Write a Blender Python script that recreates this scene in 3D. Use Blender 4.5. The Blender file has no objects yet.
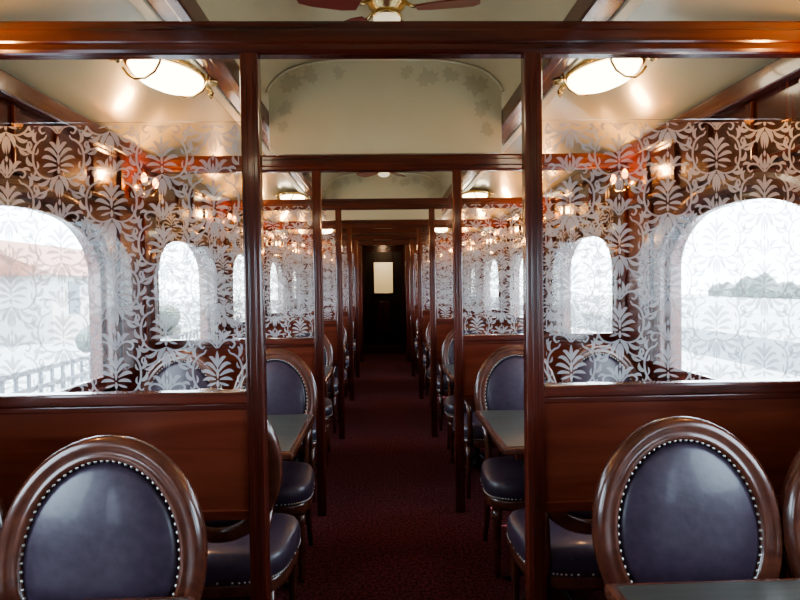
import bpy, bmesh, math, random
from mathutils import Vector, Matrix
random.seed(7)
D=bpy.data; C=bpy.context; S=C.scene
try:
    S.view_settings.view_transform='AgX'; S.view_settings.look='AgX - Medium High Contrast'
except Exception as e: print(e)
EXPO=0.95
S.view_settings.exposure=EXPO

# ---------------------------------------------------------------- materials
def pm(name,col,rough=.5,metal=0,coat=0,spec=.5):
    m=D.materials.new(name); m.use_nodes=True
    b=m.node_tree.nodes['Principled BSDF']
    b.inputs['Base Color'].default_value=(*col,1); b.inputs['Roughness'].default_value=rough
    b.inputs['Metallic'].default_value=metal; b.inputs['Coat Weight'].default_value=coat
    b.inputs['Coat Roughness'].default_value=.08; b.inputs['Specular IOR Level'].default_value=spec
    return m
def noisecol(m,c1,c2,scale,nscale=1,detail=6,bump=0,lo=.3,hi=.7,dist=0):
    nt=m.node_tree; N=nt.nodes; L=nt.links; b=N['Principled BSDF']
    tc=N.new('ShaderNodeTexCoord'); mp=N.new('ShaderNodeMapping'); mp.inputs['Scale'].default_value=scale
    no=N.new('ShaderNodeTexNoise'); no.inputs['Scale'].default_value=nscale; no.inputs['Detail'].default_value=detail
    no.inputs['Distortion'].default_value=dist
    cr=N.new('ShaderNodeValToRGB'); cr.color_ramp.elements[0].color=(*c1,1); cr.color_ramp.elements[1].color=(*c2,1)
    cr.color_ramp.elements[0].position=lo; cr.color_ramp.elements[1].position=hi
    L.new(tc.outputs['Object'],mp.inputs[0]); L.new(mp.outputs[0],no.inputs['Vector']); L.new(no.outputs['Fac'],cr.inputs[0])
    L.new(cr.outputs[0],b.inputs['Base Color'])
    if bump:
        bp=N.new('ShaderNodeBump'); bp.inputs['Strength'].default_value=bump; bp.inputs['Distance'].default_value=.01
        L.new(no.outputs['Fac'],bp.inputs['Height']); L.new(bp.outputs[0],b.inputs['Normal'])
    return m
W1=(.042,.008,.005); W2=(.128,.024,.012)
wood_z=noisecol(pm('mahogany_vertical',(0,0,0),.22,0,.6),W1,W2,(28,28,1.6),1,6,.02,dist=.6)
wood_x=noisecol(pm('mahogany_crosswise',(0,0,0),.22,0,.6),W1,W2,(1.6,28,28),1,6,.02,dist=.6)
wood_y=noisecol(pm('mahogany_lengthwise',(0,0,0),.25,0,.6),W1,W2,(28,1.2,28),1,6,.02,dist=.6)
wood_panel=noisecol(pm('mahogany_panel',(0,0,0),.2,0,.6),(.105,.021,.011),(.165,.040,.020),(1.4,20,14),1,6,.01,dist=.8)
wood_chair=noisecol(pm('chair_walnut',(0,0,0),.27,0,.5),(.060,.017,.010),(.12,.038,.022),(9,9,9),1,5,.02,dist=1.5)
leather=noisecol(pm('plum_leather',(0,0,0),.40,0,.12),(.030,.018,.033),(.048,.030,.050),(40,40,40),1,4,.08)
brass=pm('brass',(.75,.55,.25),.25,1)
nailm=pm('nailhead_metal',(.62,.6,.55),.3,1)
cream=noisecol(pm('cream_ceiling',(0,0,0),.25,0,.4),(.60,.55,.36),(.65,.60,.40),(2,2,2),1,3)
creamw=pm('cream_cornice',(.74,.69,.50),.35)
leafm=pm('stencil_leaf',(.50,.45,.29),.3,0,.3)
carpet=noisecol(pm('burgundy_carpet',(0,0,0),.95,0,0,.1),(.055,.015,.021),(.155,.042,.055),(60,60,60),1,3,.5,.4,.62)
tabtop=noisecol(pm('table_laminate',(0,0,0),.3),(.045,.046,.042),(.085,.084,.073),(3,40,40),1,4)
iron=pm('dark_iron',(.03,.025,.022),.4,.7)
black=pm('dark_door_wood',(.02,.012,.01),.35)
fanred=pm('fan_blade_wood',(.22,.05,.035),.35,0,.3)
def emit(name,col,st):
    m=D.materials.new(name); m.use_nodes=True; b=m.node_tree.nodes['Principled BSDF']
    b.inputs['Base Color'].default_value=(*col,1); b.inputs['Emission Color'].default_value=(*col,1); b.inputs['Emission Strength'].default_value=st
    return m
lampm=emit('lamp_diffuser',(1,.86,.62),4.5); bulbm=emit('warm_bulb',(1,.36,.07),7); fanbowl=emit('frosted_bowl',(1,.85,.6),.35)
def glass(name,refl=1.0,tint=(.97,.985,.98)):
    m=D.materials.new(name); m.use_nodes=True; nt=m.node_tree; N=nt.nodes; L=nt.links; N.remove(N['Principled BSDF'])
    t=N.new('ShaderNodeBsdfTransparent'); t.inputs[0].default_value=(*tint,1)
    g=N.new('ShaderNodeBsdfGlossy'); g.inputs['Roughness'].default_value=.02
    f=N.new('ShaderNodeFresnel'); f.inputs[0].default_value=1.5
    mu=N.new('ShaderNodeMath'); mu.operation='MULTIPLY'; mu.inputs[1].default_value=refl
    x=N.new('ShaderNodeMixShader'); L.new(f.outputs[0],mu.inputs[0]); L.new(mu.outputs[0],x.inputs[0])
    L.new(t.outputs[0],x.inputs[1]); L.new(g.outputs[0],x.inputs[2]); L.new(x.outputs[0],N['Material Output'].inputs[0]); return m
glassm=glass('partition_glass',.5,(.985,.97,.95)); winglass=glass('window_glass',.6)
def frost():
    m=D.materials.new('etched_frost'); m.use_nodes=True; nt=m.node_tree; N=nt.nodes; L=nt.links; N.remove(N['Principled BSDF'])
    d=N.new('ShaderNodeBsdfDiffuse'); d.inputs[0].default_value=(.76,.75,.78,1)
    tl=N.new('ShaderNodeBsdfTranslucent'); tl.inputs[0].default_value=(.44,.48,.55,1)
    t=N.new('ShaderNodeBsdfTransparent')
    a=N.new('ShaderNodeMixShader'); a.inputs[0].default_value=.32
    b=N.new('ShaderNodeMixShader'); b.inputs[0].default_value=.56
    L.new(d.outputs[0],a.inputs[1]); L.new(tl.outputs[0],a.inputs[2]); L.new(t.outputs[0],b.inputs[1]); L.new(a.outputs[0],b.inputs[2])
    L.new(b.outputs[0],N['Material Output'].inputs[0]); return m
frostm=frost()

# ---------------------------------------------------------------- mesh builder
class B:
    def __init__(s): s.bm=bmesh.new(); s.mats=[]
    def mi(s,m):
        if m not in s.mats: s.mats.append(m)
        return s.mats.index(m)
    def box(s,c,d,mat,bev=0,rot=None,seg=2):
        r=bmesh.ops.create_cube(s.bm,size=1)['verts']
        M=Matrix.Translation(c)@(rot.to_4x4() if rot else Matrix())@Matrix.Diagonal((*d,1))
        for v in r: v.co=M@v.co
        fs={f for v in r for f in v.link_faces}
        i=s.mi(mat)
        for f in fs: f.material_index=i
        if bev:
            es=list({e for v in r for e in v.link_edges})
            bmesh.ops.bevel(s.bm,geom=es,offset=bev,segments=seg,affect='EDGES',profile=.5)
    def bx(s,x0,x1,y0,y1,z0,z1,mat,bev=0): s.box(((x0+x1)/2,(y0+y1)/2,(z0+z1)/2),(x1-x0,y1-y0,z1-z0),mat,bev)
    def loft(s,rings,mat,ring_closed=True,path_closed=False,cap=True,smooth=True):
        i=s.mi(mat); R=[[s.bm.verts.new(p) for p in r] for r in rings]; n=len(R[0]); m=len(R)
        for a in range(m if path_closed else m-1):
            A=R[a]; Bq=R[(a+1)%m]
            for k in range(n if ring_closed else n-1):
                try:
                    f=s.bm.faces.new((A[k],A[(k+1)%n],Bq[(k+1)%n],Bq[k])); f.material_index=i; f.smooth=smooth
                except ValueError: pass
        if cap and not path_closed and ring_closed:
            for r in (R[0],R[-1]):
                try: f=s.bm.faces.new(r); f.material_index=i
                except ValueError: pass
    def lathe(s,prof,c,mat,seg=14,axis=None,cap=True):
        M=axis.to_3x3() if axis else Matrix.Identity(3); c=Vector(c)
        s.loft([[c+M@Vector((r*math.cos(2*math.pi*k/seg),r*math.sin(2*math.pi*k/seg),z)) for k in range(seg)] for r,z in prof],mat,cap=cap)
    def tube(s,pts,rad,mat,seg=8):
        pts=[Vector(p) for p in pts]; rings=[]
        for i,p in enumerate(pts):
            t=(pts[min(i+1,len(pts)-1)]-pts[max(i-1,0)]).normalized()
            u=t.orthogonal().normalized() if i==0 else (u-t*u.dot(t)).normalized()
            w=t.cross(u); r=rad[i] if isinstance(rad,(list,tuple)) else rad
            rings.append([p+r*(u*math.cos(2*math.pi*k/seg)+w*math.sin(2*math.pi*k/seg)) for k in range(seg)])
        s.loft(rings,mat)
    def mesh(s,name):
        bmesh.ops.recalc_face_normals(s.bm,faces=s.bm.faces[:])
        me=D.meshes.new(name); s.bm.to_mesh(me); s.bm.free()
        for m in s.mats: me.materials.append(m)
        return me
    def obj(s,name,loc=(0,0,0),parent=None):
        return mk(name,s.mesh(name),loc,0,parent)
def mk(name,me,loc=(0,0,0),rz=0,parent=None):
    o=D.objects.new(name,me); S.collection.objects.link(o); o.location=loc; o.rotation_euler=(0,0,rz)
    if parent: o.parent=parent
    return o
def empty(name,loc=(0,0,0)):
    o=D.objects.new(name,None); S.collection.objects.link(o); o.location=loc; return o

HW=1.5; SP=1.9; YB=-2.6; YE=11.4
# ---------------------------------------------------------------- shell
b=B(); b.bx(-HW-.1,HW+.1,YB,16.4,-.08,0,carpet); b.obj('floor')
WC=[2.575+SP*k for k in range(-2,5)]; WH=.61; Z0=.98; ZS=1.56; ZT=1.86; ZW=2.30
def archz(u): return ZS+(ZT-ZS)*max(0,1-abs(u)**2.3)**(1/2.0)
def wall(sgn,name):
    b=B(); i=b.mi(wood_z); xi=sgn*HW; xo=sgn*(HW+.1)
    def q(ps): 
        f=b.bm.faces.new([b.bm.verts.new(p) for p in ps]); f.material_index=i
    def col(y0,y1,za0,za1,zb0,zb1):
        for x in (xi,xo): q([(x,y0,za0),(x,y1,za1),(x,y1,zb1),(x,y0,zb0)])
    y=YB
    for c in WC:
        col(y,c-WH,0,0,ZW,ZW)
        N=20
        us=[-math.cos(math.pi*k/N) for k in range(N+1)]
        for k in range(N):
            y0=c+WH*us[k]; y1=c+WH*us[k+1]; a0=archz(us[k]); a1=archz(us[k+1])
            col(y0,y1,0,0,Z0,Z0); col(y0,y1,a0,a1,ZW,ZW)
            q([(xi,y0,a0),(xi,y1,a1),(xo,y1,a1),(xo,y0,a0)])
            q([(xi,y0,Z0),(xi,y1,Z0),(xo,y1,Z0),(xo,y0,Z0)])
        for yy in (c-WH,c+WH): q([(xi,yy,Z0),(xi,yy,ZS),(xo,yy,ZS),(xo,yy,Z0)])
        y=c+WH
    col(y,YE+.05,0,0,ZW,ZW)
    b.obj(name)
wall(-1,'wall_left'); wall(1,'wall_right')
# window frame mesh (in local coords: x toward outside positive)
def window_mesh():
    b=B(); N=26
    path=[(-WH,Z0)]+[(WH*(-math.cos(math.pi*k/N)),archz(-math.cos(math.pi*k/N))) for k in range(N+1)]+[(WH,Z0)]
    def off(d):
        out=[]; n=len(path)
        for k,p in enumerate(path):
            a=Vector(path[(k-1)%n]); c=Vector(path[(k+1)%n]); t=(c-a).normalized(); nn=Vector((-t.y,t.x))
            if k in(0,n-1): nn=Vector((-1 if k==0 else 1,-1))
            out.append(Vector(p)+nn*d)
        return out
    def sweep(prof,mat):
        cols=[(off(d),x) for d,x in prof]
        rings=[[Vector((x,o[k].x,o[k].y)) for o,x in cols] for k in range(len(path))]
        b.loft(rings,mat,path_closed=True,smooth=False)
    sweep([(.0,.0),(.0,-.018),(.02,-.025),(.05,-.025),(.07,-.015),(.085,-.015),(.09,0)],wood_y)
    sweep([(-.035,.02),(-.035,.05),(0,.05),(0,.02)],wood_y)
    b.bx(-.025,.01,-WH-.10,WH+.10,Z0-.045,Z0-.005,wood_y,.006)
    i=b.mi(winglass); f=b.bm.faces.new([b.bm.verts.new((.034,p[0],p[1])) for p in path]); f.material_index=i
    return b.mesh('window')
wm=window_mesh(); n=1
for c in WC:
    for s in (-1,1):
        o=mk('window_%d'%n,wm,(s*HW,c,0)); n+=1
        if s<0: o.rotation_euler=(0,0,math.pi)
        l=D.lights.new('window_portal','AREA'); l.shape='RECTANGLE'; l.size=1.25; l.size_y=.95
        l.cycles.is_portal=True
        lo=D.objects.new('window_portal',l); S.collection.objects.link(lo); lo.location=(s*(HW+.12),c,1.42)
        lo.rotation_euler=(0,math.radians(90)*s,0)
# ceiling
b=B()
def vault(x): 
    u=min(1,abs(x)/.78); return 2.60+.035*(1-u*u)+.29*(1-u**5.0)**(1/2.2)
xs=[-.78*math.cos(math.pi*k/40) for k in range(41)]
prof=[(-HW-.1,2.30),(-HW,2.30),(-1.40,2.385),(-1.25,2.45),(-1.1,2.495),(-.95,2.525),(-.78,2.545),(-.78,2.60)]+[(x,vault(x)) for x in xs[1:-1]]+[(.78,2.60),(.78,2.545),(.95,2.525),(1.1,2.495),(1.25,2.45),(1.40,2.385),(HW,2.30),(HW+.1,2.30)]
b.loft([[Vector((x,y,z)) for x,z in prof] for y in (YB,YE+.05)],cream,ring_closed=False)
b.obj('ceiling')
b=B(); b.bx(-HW-.14,HW+.14,YB-.1,16.4,2.98,3.04,black); b.bx(-HW-.14,-HW-.1,YB,YE,2.28,3.0,black); b.bx(HW+.1,HW+.14,YB,YE,2.28,3.0,black); b.obj('roof')
# trims
tn=1
for s in (-1,1):
    L=[((.745,.80,2.50,2.60),wood_y,.008),((.80,.875,2.515,2.545),wood_y,.006),((.875,.93,2.505,2.535),creamw,.006),
       ((1.45,1.5,2.22,2.31),wood_y,.01),((1.47,1.5,.885,.925),wood_y,.006),((1.475,1.5,1.945,1.97),wood_y,.004)]
    for (x0,x1,z0,z1),m,bv in L:
        b=B(); xa,xb=sorted((s*x0,s*x1)); b.bx(xa,xb,YB,YE,z0,z1,m,bv); b.obj('trim_%d'%tn); tn+=1
    b=B(); xa,xb=sorted((s*1.475,s*1.5)); b.bx(xa,xb,YB,YE,0,.13,wood_y,.005); b.obj('baseboard_left' if s<0 else 'baseboard_right')
    b=B()
    for c in WC:
        yc=c+.95
        if yc>YE: continue
        for dy in (-.17,.17): b.bx(*sorted((s*1.485,s*1.5)),yc+dy-.03,yc+dy+.03,1.0,1.93,wood_z,.004)
        for k in range(6):
            yy=c-.79+.317*k; b.bx(*sorted((s*1.485,s*1.5)),yy-.02,yy+.02,1.975,2.215,wood_z,.003)
        for k in range(3):
            yy=c-.6+.6*k; b.bx(*sorted((s*1.485,s*1.5)),yy-.24,yy+.24,.2,.82,wood_z,.01)
    b.obj('trim_%d'%tn); tn+=1
b=B(); b.bx(-HW-.1,HW+.1,YB-.06,YB,0,3.0,wood_panel); b.obj('wall_back')

# ---------------------------------------------------------------- leaf stencil
def leafpoly(b,cx,cz,y,sc,rot,mat):
    base=[(0,-.25),(.28,-.62),(.45,-.40),(.85,-.42),(.70,-.08),(1.0,.22),(.62,.28),(.60,.62),(.30,.50),(0,1.05)]
    pts=base+[(-x,z) for x,z in base[-2:0:-1]]
    i=b.mi(mat); c,s_=math.cos(rot),math.sin(rot)
    cv=b.bm.verts.new((cx,y,cz)) ; vs=[b.bm.verts.new((cx+(p[0]*c-p[1]*s_)*sc,y,cz+(p[0]*s_+p[1]*c)*sc)) for p in pts]
    for k in range(len(vs)):
        f=b.bm.faces.new((cv,vs[k],vs[(k+1)%len(vs)])); f.material_index=i
def header(y,mat,leaves,name):
    b=B()
    ring=[(-.74,2.32)]+[(x,vault(x)-.004) for x in xs if abs(x)<.745]+[(.74,2.32)]
    b.loft([[Vector((x,yy,z)) for x,z in ring] for yy in (y-.012,y+.012)],mat,smooth=False)
    pr=[(x,vault(x)-.006) for x in xs if abs(x)<.77]
    b.loft([[Vector((x,y-.012,z)),Vector((x,y-.020,z)),Vector((x*.988,y-.020,z-.010)),Vector((x*.988,y-.012,z-.010))] for x,z in pr],creamw if leaves else mat)
    if leaves:
        for i,(cx,cz,sc,r) in enumerate([(-.60,2.76,.085,.4),(-.47,2.82,.065,2),(-.64,2.61,.06,4),(-.65,2.49,.045,1),(-.30,2.83,.05,5),(.14,2.83,.055,.9),(.27,2.79,.08,.3),(.42,2.82,.065,2.6),(.58,2.76,.09,3),(.62,2.60,.07,.9),(.65,2.47,.055,2)]):
            leafpoly(b,cx,cz,y-.0135-i*.0003,sc,r,leafm)
    b.obj(name)
header(2*SP,cream,True,'ceiling_header_panel'); header(4*SP,cream,True,'ceiling_header_panel')
# ---------------------------------------------------------------- etched pattern
PX0,PX1,PZ0,PZ1=.480,1.47,1.150,2.005
def bez(p0,p1,p2,n=7):
    return [((1-t)**2*p0[0]+2*(1-t)*t*p1[0]+t*t*p2[0],(1-t)**2*p0[1]+2*(1-t)*t*p1[1]+t*t*p2[1]) for t in [k/n for k in range(n+1)]]
def crom(P,n=4):
    P=[P[0]]+P+[P[-1]]; out=[]
    for i in range(1,len(P)-2):
        for k in range(n):
            t=k/n; out.append(tuple(.5*((2*P[i][j])+(-P[i-1][j]+P[i+1][j])*t+(2*P[i-1][j]-5*P[i][j]+4*P[i+1][j]-P[i+2][j])*t*t+(-P[i-1][j]+3*P[i][j]-3*P[i+1][j]+P[i+2][j])*t**3) for j in (0,1)))
    out.append(P[-2]); return out
ST=[]
def leaf(p0,p1,p2,w): ST.append((bez(p0,p1,p2),w,'l'))
def scr(P,w): ST.append((crom(P),w,'s'))
for s in (-1,1):
    m=lambda *a:[(s*p[0],p[1]) for p in a]
    leaf(*m((.003,.010),(.018,.050),(.034,.046)),.0075)
    leaf(*m((.005,-.010),(.030,.034),(.054,.018)),.0080)
    leaf(*m((.008,-.026),(.046,.004),(.064,-.012)),.0080)
    leaf(*m((.008,-.040),(.040,-.030),(.060,-.044)),.0070)
    leaf(*m((.006,-.052),(.026,-.060),(.044,-.064)),.0050)
    scr(m((.0,-.076),(.034,-.088),(.070,-.078),(.092,-.048),(.098,-.008),(.090,.030),(.070,.052),(.052,.060),(.044,.074)),.0046)
    leaf(*m((.066,-.082),(.098,-.098),(.108,-.066)),.0090)
    leaf(*m((.094,-.038),(.126,-.036),(.120,-.004)),.0085)
    leaf(*m((.098,.006),(.126,.018),(.112,.048)),.0085)
    leaf(*m((.082,.044),(.104,.066),(.080,.086)),.0080)
    leaf(*m((.084,-.052),(.074,-.040),(.084,-.022)),.0045)
    leaf(*m((.090,.002),(.076,.006),(.078,.026)),.0045)
    leaf(*m((.036,-.090),(.060,-.120),(.084,-.106)),.0085)
    leaf(*m((.003,-.082),(.034,-.098),(.030,-.134)),.0095)
    leaf(*m((.003,-.092),(.016,-.120),(.008,-.156)),.0065)
    scr(m((.016,-.104),(.046,-.132),(.076,-.142),(.096,-.130),(.092,-.114),(.080,-.116)),.0044)
    leaf(*m((.048,-.136),(.060,-.162),(.088,-.158)),.0075)
    scr(m((.004,.080),(.026,.104),(.054,.110),(.070,.096),(.060,.080),(.048,.086)),.0046)
    leaf(*m((.026,.108),(.030,.140),(.056,.138)),.0085)
    leaf(*m((.006,.094),(.024,.120),(.010,.150)),.0075)
    leaf(*m((.055,.108),(.080,.120),(.090,.104)),.0065)
    leaf(*m((.100,.086),(.118,.10),(.106,.122)),.0055)
leaf((0,.004),(0,.035),(0,.070),.0080); leaf((0,-.036),(0,-.010),(0,.006),.0060); leaf((0,-.070),(0,-.056),(0,-.042),.0065); leaf((0,-.09),(0,-.125),(0,-.16),.005)
leaf((0,.078),(0,.105),(0,.130),.0065); leaf((0,.138),(0,.15),(0,.162),.006)
SX,SZ=.80,.84
def pattern(sgn):
    b=B(); bm=b.bm; b.mi(frostm)
    CX=.200*SX; CZ=.325*SZ
    for ci in range(-1,9):
        for ri in range(-1,5):
            ox=PX0+.09+(ci)*CX; oz=PZ0+.07+ri*CZ+(CZ/2 if ci%2 else 0)
            if ox<PX0-.15 or ox>PX1+.15 or oz<PZ0-.2 or oz>PZ1+.2: continue
            for si,(P,w,k) in enumerate(ST):
                y=-.0045-si*.00002-(ci%2)*.0012; n=len(P); prev=None
                for i,p in enumerate(P):
                    t=i/(n-1); a=P[max(0,i-1)]; c=P[min(n-1,i+1)]; dx=c[0]-a[0]; dz=c[1]-a[1]; l=math.hypot(dx,dz) or 1
                    hw=w*.95*(math.sin(math.pi*min(1,t*.93+.06))**.75 if k=='l' else (.35+.65*math.sin(math.pi*(t*.8+.1))))
                    nx,nz=-dz/l*hw,dx/l*hw
                    va=bm.verts.new((sgn*(ox+(p[0]+nx)*SX),y,oz+(p[1]+nz)*SZ)); vb=bm.verts.new((sgn*(ox+(p[0]-nx)*SX),y,oz+(p[1]-nz)*SZ))
                    if prev: bm.faces.new((prev[0],prev[1],vb,va))
                    prev=(va,vb)
    for co,no in (((sgn*(PX0+.008),0,0),(-sgn,0,0)),((sgn*(PX1-.005),0,0),(sgn,0,0)),((0,0,PZ0+.006),(0,0,-1)),((0,0,PZ1-.012),(0,0,1))):
        bmesh.ops.bisect_plane(bm,geom=bm.verts[:]+bm.edges[:]+bm.faces[:],plane_co=co,plane_no=no,clear_outer=True,clear_inner=False)
    return b.mesh('etched_damask')
pats={-1:pattern(-1),1:pattern(1)}
# ---------------------------------------------------------------- partition
def part_meshes():
    M={}
    for s,nm in ((-1,'l'),(1,'r')):
        b=B(); x0,x1=sorted((s*.420,s*.477)); b.bx(x0,x1,-.026,.026,0,2.22,wood_z,.006)
        for dx in (-.010,.010): b.bx(s*.4485+dx-.003,s*.4485+dx+.003,-.0285,.0285,.15,2.15,wood_z,.0015)
        M['post_'+nm]=b.mesh('post')
        b=B(); x0,x1=sorted((s*.473,s*1.485)); b.bx(x0,x1,-.013,.013,.76,1.112,wood_panel,.003)
        b.bx(x0,x1,-.018,.018,.735,.77,wood_x,.005); M['panel_'+nm]=b.mesh('panel')
        b=B(); b.bx(x0,x1,-.028,.028,1.108,1.150,wood_x,.008); b.bx(x0,x1,-.02,.02,1.09,1.11,wood_x,.004); M['rail_'+nm]=b.mesh('rail')
        b=B(); xa,xb=sorted((s*PX0,s*PX1)); b.bx(xa,xb,-.004,.004,1.148,PZ1,glassm,.0015); M['glass_'+nm]=b.mesh('glass_pane')
    b=B(); b.bx(-1.485,1.485,-.03,.03,2.208,2.312,wood_x,.012); b.bx(-1.485,1.485,-.036,.036,2.236,2.284,wood_x,.008)
    M['beam']=b.mesh('beam'); return M
PMs=part_meshes()
for n in range(1,6):
    e=empty('glass_partition',(0,n*SP,0))
    for k,me in PMs.items(): mk(k,me,(0,0,0),0,e)
    for s in (-1,1): mk('etched_pattern',pats[s],(0,0,0),0,e)
# ---------------------------------------------------------------- end bulkhead, corridor and door
b=B()
b.bx(-HW,-.45,YE-.03,YE+.03,0,2.545,wood_z); b.bx(.45,HW,YE-.03,YE+.03,0,2.545,wood_z); b.bx(-.45,.45,YE-.03,YE+.03,2.25,2.36,wood_x)
ring=[(-.78,2.335)]+[(x,vault(x)-.002) for x in xs if abs(x)<.775]+[(.78,2.335)]
b.loft([[Vector((x,yy,z)) for x,z in ring] for yy in (YE-.04,YE+.02)],wood_x,smooth=False)
for kk in (.93,.8):
    b.tube([(x*kk,YE-.045,2.36+(vault(x)-2.36)*kk) for x in xs],.012,wood_panel,6)
for s in(-1,1): b.bx(*sorted((s*.42,s*.5)),YE-.05,YE+.05,0,2.25,wood_z,.008)
b.bx(-.8,.8,YE-.06,YE-.02,2.25,2.34,wood_x,.01)
b.obj('wall_end')
b=B()
for s in(-1,1):
    b.bx(*sorted((s*.5,s*.56)),YE+.03,14.2,0,2.4,wood_z)
    for k in range(4): b.bx(*sorted((s*.485,s*.5)),YE+.2+.65*k,YE+.7+.65*k,.3,2.1,wood_z,.01)
b.obj('wall_corridor')
b=B(); b.bx(-.6,.6,YE+.03,16.4,2.4,2.45,wood_y); b.obj('ceiling_corridor')
b=B(); b.bx(-.6,-.44,14.2,14.26,0,2.4,wood_z);b.bx(.44,.6,14.2,14.26,0,2.4,wood_z);b.bx(-.44,.44,14.2,14.26,2.28,2.4,wood_x)
b.bx(-.44,-.23,14.21,14.25,.01,2.28,black,.005);b.bx(.23,.44,14.21,14.25,.01,2.28,black,.005);b.bx(-.23,.23,14.21,14.25,.01,1.29,black,.005);b.bx(-.23,.23,14.21,14.25,2.03,2.28,black,.005)
b.bx(-.15,.15,14.2,14.21,.3,1.1,wood_z,.004)
for xx in (-.24,.24): b.bx(xx-.015,xx+.015,14.195,14.215,1.26,2.06,wood_z,.003)
for zz in (1.275,2.045): b.bx(-.255,.255,14.195,14.215,zz-.015,zz+.015,wood_x,.003)
b.bx(-.23,.23,14.228,14.232,1.29,2.03,winglass); b.lathe([(0,-.03),(.022,-.025),(.028,0),(.022,.02),(.01,.04)],(.33,14.18,1.05),brass,12,Matrix.Rotation(math.pi/2,3,'X'))
b.obj('door_1')
b=B(); b.bx(-.6,.6,16.3,16.4,0,2.4,creamw); b.bx(-.66,-.6,14.2,16.4,0,2.45,creamw); b.bx(.6,.66,14.2,16.4,0,2.45,creamw); b.obj('wall_vestibule')
def point(name,loc,e,col,r=.05):
    l=D.lights.new(name,'POINT'); l.energy=e; l.color=col; l.shadow_soft_size=r
    o=D.objects.new(name,l); S.collection.objects.link(o); o.location=loc
point('vestibule_light',(0,15.3,2.2),20,(1,.80,.6),.1)
point('corridor_fill',(0,12.8,2.3),4,(1,.62,.35),.08)  # added fill that slightly lifts the dark corridor, no fixture behind it

# ---------------------------------------------------------------- chair
def chair_mesh():
    b=B(); TM=Matrix.Translation((0,.235,.835))@Matrix.Rotation(math.radians(-8),4,'X')
    T=lambda x,y,z:TM@Vector((x,y,z))
    A,Bz=.245,.292; N=56
    prof=[(-.062,-.012),(-.056,-.022),(-.046,-.024),(-.040,-.019),(-.030,-.026),(-.014,-.028),(-.008,-.022),(-.002,-.016),(0,0),(-.002,.016),(-.010,.024),(-.045,.024),(-.062,.012)]
    rings=[]
    for k in range(N):
        t=2*math.pi*k/N; nrm=Vector((math.cos(t)/A,math.sin(t)/Bz)).normalized()
        rings.append([T(A*math.cos(t)+nrm.x*d,y,Bz*math.sin(t)+nrm.y*d) for d,y in prof])
    b.loft(rings,wood_chair,path_closed=True)
    a2,b2=A-.055,Bz-.055
    for sg,dp in ((-1,.030),(1,.02)):
        R=[]
        for j in range(9):
            r=1-j/8*.98; R.append([T(a2*r*math.cos(2*math.pi*k/40),sg*(.008+dp*(1-r**2.6)**.8),b2*r*math.sin(2*math.pi*k/40)) for k in range(40)])
        b.loft(R,leather)
    def nail(p,nv,r=.0052):
        q=nv.to_track_quat('Z','Y').to_matrix()
        b.lathe([(r,0),(r*.8,r*.5),(r*.3,r*.8)],p,nailm,6,q)
    nf=(TM.to_3x3()@Vector((0,-1,0)))
    K=74
    for k in range(K):
        t=2*math.pi*k/K; nrm=Vector((math.cos(t)/A,math.sin(t)/Bz)).normalized()
        nail(T(A*math.cos(t)-nrm.x*.060,-.0135,Bz*math.sin(t)-nrm.y*.060),nf)
    def plan(t,sc,z):
        c,s_=math.cos(t),math.sin(t); e=.55
        x=abs(c)**e*(1 if c>0 else -1)*.245; y=abs(s_)**e*(1 if s_>0 else -1)*.235
        x*=1-.07*(y/.235)
        return Vector((x*sc,y*sc-.0,z))
    M=48
    def sr(sc,z): return [plan(2*math.pi*k/M,sc,z) for k in range(M)]
    b.loft([sr(.90,.345),sr(.96,.345),sr(.975,.36),sr(.975,.385),sr(.96,.40),sr(.9,.40)],wood_chair)
    b.loft([sr(.95,.395),sr(.985,.40),sr(1.0,.425),sr(1.0,.45),sr(.985,.472),sr(.94,.490),sr(.8,.502),sr(.55,.510),sr(.25,.514),sr(.02,.515)],leather)
    for k in range(84):
        t=2*math.pi*k/84; p=plan(t,.99,.407); p2=plan(t+.01,.99,.407); d=(p2-p); nv=Vector((d.y,-d.x,0))
        if nv.length>1e-6: nail(p,nv.normalized(),.005)
    prof=[(.012,0),(.016,.015),(.012,.04),(.015,.06),(.017,.16),(.021,.26),(.024,.275),(.018,.285),(.026,.295),(.026,.345)]
    for sx in(-1,1): b.lathe(prof,(sx*.2,-.185,.0),wood_chair,12)
    for sx in(-1,1):
        b.tube([(sx*.19,.235,.0),(sx*.185,.21,.12),(sx*.18,.195,.25),(sx*.178,.19,.36)],[.013,.016,.02,.022],wood_chair,8)
        b.tube([(sx*.17,.20,.36),(sx*.168,.213,.46),(sx*.172,.222,.58),T(sx*.185,0,-.165)],[.022,.02,.018,.02],wood_chair,8)
    return b.mesh('dining_chair')
cm=chair_mesh()
# ---------------------------------------------------------------- table
def table_mesh():
    b=B(); b.bx(-.5,.5,-.385,.385,.745,.778,wood_chair,.010); b.bx(-.478,.478,-.363,.363,.7775,.7805,tabtop,.001)
    b.bx(-.42,.42,-.26,.20,.69,.745,wood_x,.004)
    for px in (-.27,.27):
        py=-.115
        b.lathe([(.05,.03),(.045,.06),(.028,.09),(.024,.2),(.034,.24),(.024,.28),(.024,.55),(.036,.62),(.06,.69)],(px,py,0),iron,14)
        for a in range(4):
            t=math.pi/4+a*math.pi/2
            b.tube([(px+r*math.cos(t),py+r*math.sin(t),z) for r,z in ((.02,.12),(.07,.11),(.12,.06),(.17,.02),(.2,.014))],[.016,.016,.015,.013,.012],iron,7)
            b.tube([(px+r*math.cos(t),py+r*math.sin(t),z) for r,z in ((.02,.50),(.05,.55),(.10,.62),(.16,.69))],[.010,.010,.010,.012],iron,6)
    return b.mesh('dining_table')
tm=table_mesh()
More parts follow.
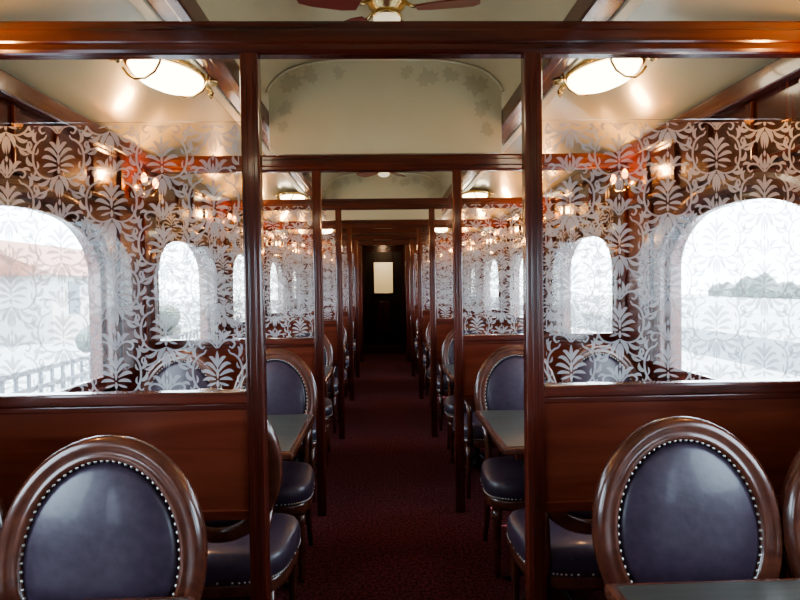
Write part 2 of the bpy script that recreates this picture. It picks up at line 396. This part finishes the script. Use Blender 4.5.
for n in range(0,6):
    for s in (-1,1):
        jit=lambda a=.012: random.uniform(-a,a)
        mk('dining_table',tm,(s*(.925 if (n==1 and s<0) else .965),n*SP+.965,0))
        for j,x in enumerate((.722,1.218)):
            xx=x; yy=n*SP+1.225
            if n==0 and j==0: xx=.736 if s>0 else .716; yy=1.25 if s>0 else 1.18
            if n==1 and s<0: xx=(.662,1.19)[j]
            mk('dining_chair',cm,(s*xx,yy+(jit() if n else 0),0),0 if n==0 else jit(.02))
            if n>0:
                xn=x
                if n==1 and s<0: xn=(.650,1.18)[j]
                mk('dining_chair',cm,(s*xn,n*SP+.46+jit(),0),math.pi+jit(.02))
# ---------------------------------------------------------------- ceiling lights (long axis = local X)
def clight():
    b=B(); N=32
    def ring(rx,ry,z): return [Vector((rx*math.cos(2*math.pi*k/N),ry*math.sin(2*math.pi*k/N),z)) for k in range(N)]
    b.loft([ring(.245,.108,0),ring(.25,.113,-.012),ring(.245,.108,-.03),ring(.232,.097,-.034),ring(.22,.092,-.02)],brass)
    b.loft([ring(.232,.097,-.028),ring(.222,.092,-.055),ring(.185,.076,-.085),ring(.115,.05,-.102),ring(.03,.015,-.108),ring(.004,.002,-.109)],lampm)
    for e in(-1,1):
        b.tube([(e*x,0,z) for x,z in ((.235,-.015),(.265,-.012),(.305,-.022),(.325,-.045),(.312,-.065),(.295,-.052))],[.018,.016,.014,.012,.011,.007],brass,8)
        for q in (-1,1): b.tube([(e*.23,q*.05,-.015),(e*.27,q*.075,-.018),(e*.30,q*.06,-.02),(e*.288,q*.035,-.02)],[.012,.010,.009,.006],brass,6)
    for e in (-1,1):
        xx=e*.165
        b.tube([(xx,-.105,-.02),(xx,-.088,-.055),(xx,-.055,-.083),(xx,0,-.096),(xx,.055,-.083),(xx,.088,-.055),(xx,.105,-.02)],.006,brass,6)
    return b.mesh('ceiling_light')
lm=clight()
for y in (2.77,2.77+3.8,2.77-3.8,2.77+7.6):
    for s in(-1,1):
        o=mk('ceiling_light',lm,(s*1.03,y,2.505)); o.rotation_mode='XYZ'
        o.matrix_world=Matrix.Translation((s*1.015,y,2.498))@Matrix.Rotation(s*math.radians(10),4,'Y')@Matrix.Rotation(math.pi/2+s*math.radians(20),4,'Z')
# sconces: two-arm
b=B(); R=Matrix.Rotation(math.pi/2,3,'Y')
b.lathe([(.045,0),(.045,.01),(.03,.02),(.015,.03)],(0,0,0),brass,14,R)
for q in (-1,1):
    yq=q*.085
    b.tube([(.02,0,0),(.05,yq*.4,-.03),(.08,yq*.85,-.025),(.09,yq,.01)],.006,brass,6)
    b.lathe([(.012,0),(.028,.010),(.030,.018),(.012,.023)],(.09,yq,.005),brass,12)
    b.lathe([(.006,0),(.016,.013),(.018,.030),(.011,.048),(.002,.058)],(.09,yq,.026),bulbm,10)
sm=b.mesh('wall_sconce')
for c in WC[1:]:
    for s in(-1,1):
        mk('wall_sconce',sm,(s*1.484,c+.95,2.06),math.pi if s>0 else 0)
        point('sconce_glow',(s*1.33,c+.95,2.15),4.5,(1,.50,.18),.03)
# ---------------------------------------------------------------- ceiling fans
b=B()
b.lathe([(.05,.175),(.05,.165),(.012,.15),(.012,.12),(.05,.11),(.085,.09),(.095,.05),(.085,.02),(.06,.0),(.058,-.01),(.07,-.02),(.07,-.03),(.05,-.032)],(0,0,0),brass,24)
b.lathe([(.064,-.028),(.062,-.045),(.045,-.06),(.02,-.068),(.002,-.07)],(0,0,0),fanbowl,20)
for k in range(5):
    a=math.radians(72*k-12); Rm=Matrix.Rotation(a,3,'Z')@Matrix.Rotation(math.radians(12),3,'X')
    b.tube([Matrix.Rotation(a,3,'Z')@Vector(p) for p in ((.08,0,.04),(.12,0,.015),(.17,0,.01))],.009,brass,6)
    out=[(.14,-.035),(.2,-.055),(.34,-.070),(.40,-.066),(.43,-.03),(.43,.03),(.40,.066),(.34,.070),(.2,.055),(.14,.035)]
    b.loft([[Rm@Vector((x,y,z+.006)) for x,y in out] for z in(-.004,.004)],fanred,smooth=False)
fm=b.mesh('ceiling_fan')
for y in (2.77,6.57): mk('ceiling_fan',fm,(-.0,y,2.748))
# ---------------------------------------------------------------- exterior
gm=noisecol(pm('pale_concrete',(0,0,0),.9),(.24,.25,.27),(.36,.37,.38),(.4,.4,.4),1,4)
b=B(); b.bx(-90,90,-60,120,-1.3,-1.2,gm); b.obj('ground')
wallm=pm('stucco',(.4,.38,.36),.8); roofm=noisecol(pm('terracotta_roof',(0,0,0),.8),(.20,.085,.06),(.30,.14,.10),(3,3,3)); dk=pm('dark_opening',(.04,.05,.07),.3)
green=noisecol(pm('foliage',(0,0,0),.8),(.07,.08,.075),(.13,.145,.13),(2,2,2)); fencep=pm('grey_paint',(.12,.13,.15),.5)
def house(x,y,w,l,h,name):
    b=B(); b.bx(x-w/2,x+w/2,y-l/2,y+l/2,-1.2,h,wallm)
    r=[Vector((x-w/2-.5,0,h-.1)),Vector((x,0,h+w*.22)),Vector((x+w/2+.5,0,h-.1))]
    b.loft([[Vector((p.x,yy,p.z)) for p in r] for yy in (y-l/2-.5,y+l/2+.5)],roofm,smooth=False)
    sx=x+w/2+.02 if x<0 else x-w/2-.02
    k=y-l/2+1.5
    while k<y+l/2-1: b.bx(sx-.03,sx+.03,k,k+1.1,.2,1.9,dk); k+=2.4
    b.obj(name)
house(-21,36,9,12,2.3,'station_building'); house(-30,22,9,14,2.4,'station_building')
# distant continuous hedgerow on the right: irregular ridge
b=B(); rings=[]
for k in range(220):
    y=-20+k*.55; h=1.5+.45*math.sin(k*.23)+.3*math.sin(k*.71+1)+random.uniform(-.18,.18); w=1.6+random.uniform(-.2,.2)
    rings.append([Vector((58-w,y,-1.2)),Vector((58-w*1.05,y,-1.2+h*.8)),Vector((58-w*.6,y,-1.2+h*1.45)),Vector((58,y,-1.2+h*1.75)),Vector((58+w*.7,y,-1.2+h*1.3)),Vector((58+w,y,-1.2))])
b.loft(rings,green,smooth=False); b.obj('hedge')
def bush(name,x,y,r,h,n=26):
    b=B(); b.mi(green)
    for k in range(n):
        q=bmesh.ops.create_icosphere(b.bm,subdivisions=2,radius=1)['verts']
        c=Vector((x+random.uniform(-r,r)*.7,y+random.uniform(-r,r),-1.2+random.uniform(.3,1)*h)); rr=random.uniform(.3,.5)*min(r,h)*.8
        for v in q: v.co=c+v.co*rr*random.uniform(.85,1.1)
    b.obj(name)
bush('shrub',-9.5,10.5,1.0,1.5); bush('shrub',-8,19,1.3,1.8)
def fence(x,y0,y1):
    b=B()
    for z in (-.2,-.9,.1): b.bx(x-.03,x+.03,y0,y1,z-.04,z+.04,fencep)
    y=y0
    while y<y1: b.bx(x-.02,x+.02,y,y+.06,-1.2,.15,fencep); y+=.35
    b.obj('fence')
fence(-6,2,30)
b=B(); b.bx(11.5,17.5,-10,90,-1.2,-1.19,pm('asphalt',(.08,.09,.11),.9)); b.obj('road')
# ---------------------------------------------------------------- light
w=D.worlds.new('world'); S.world=w; w.use_nodes=True; bg=w.node_tree.nodes['Background']
bg.inputs[0].default_value=(.68,.85,1,1); bg.inputs[1].default_value=7.2
su=D.lights.new('sun','SUN'); su.energy=7; su.angle=.01; su.color=(1,.95,.86)
so=D.objects.new('sun',su); S.collection.objects.link(so); so.rotation_euler=(math.radians(-18),math.radians(28),0)
# ---------------------------------------------------------------- camera
cd=D.cameras.new('camera'); cam=D.objects.new('camera',cd); S.collection.objects.link(cam); S.camera=cam
cd.sensor_width=36; cd.lens=590/800*36; cd.clip_start=.02; cd.clip_end=500
cam.matrix_world=Matrix.Translation((-.042,0,1.48))@Matrix.Rotation(-math.atan(18/590),4,'Z')@Matrix.Rotation(math.pi/2-math.atan(15/590),4,'X')@Matrix.Rotation(-.014,4,'Z')
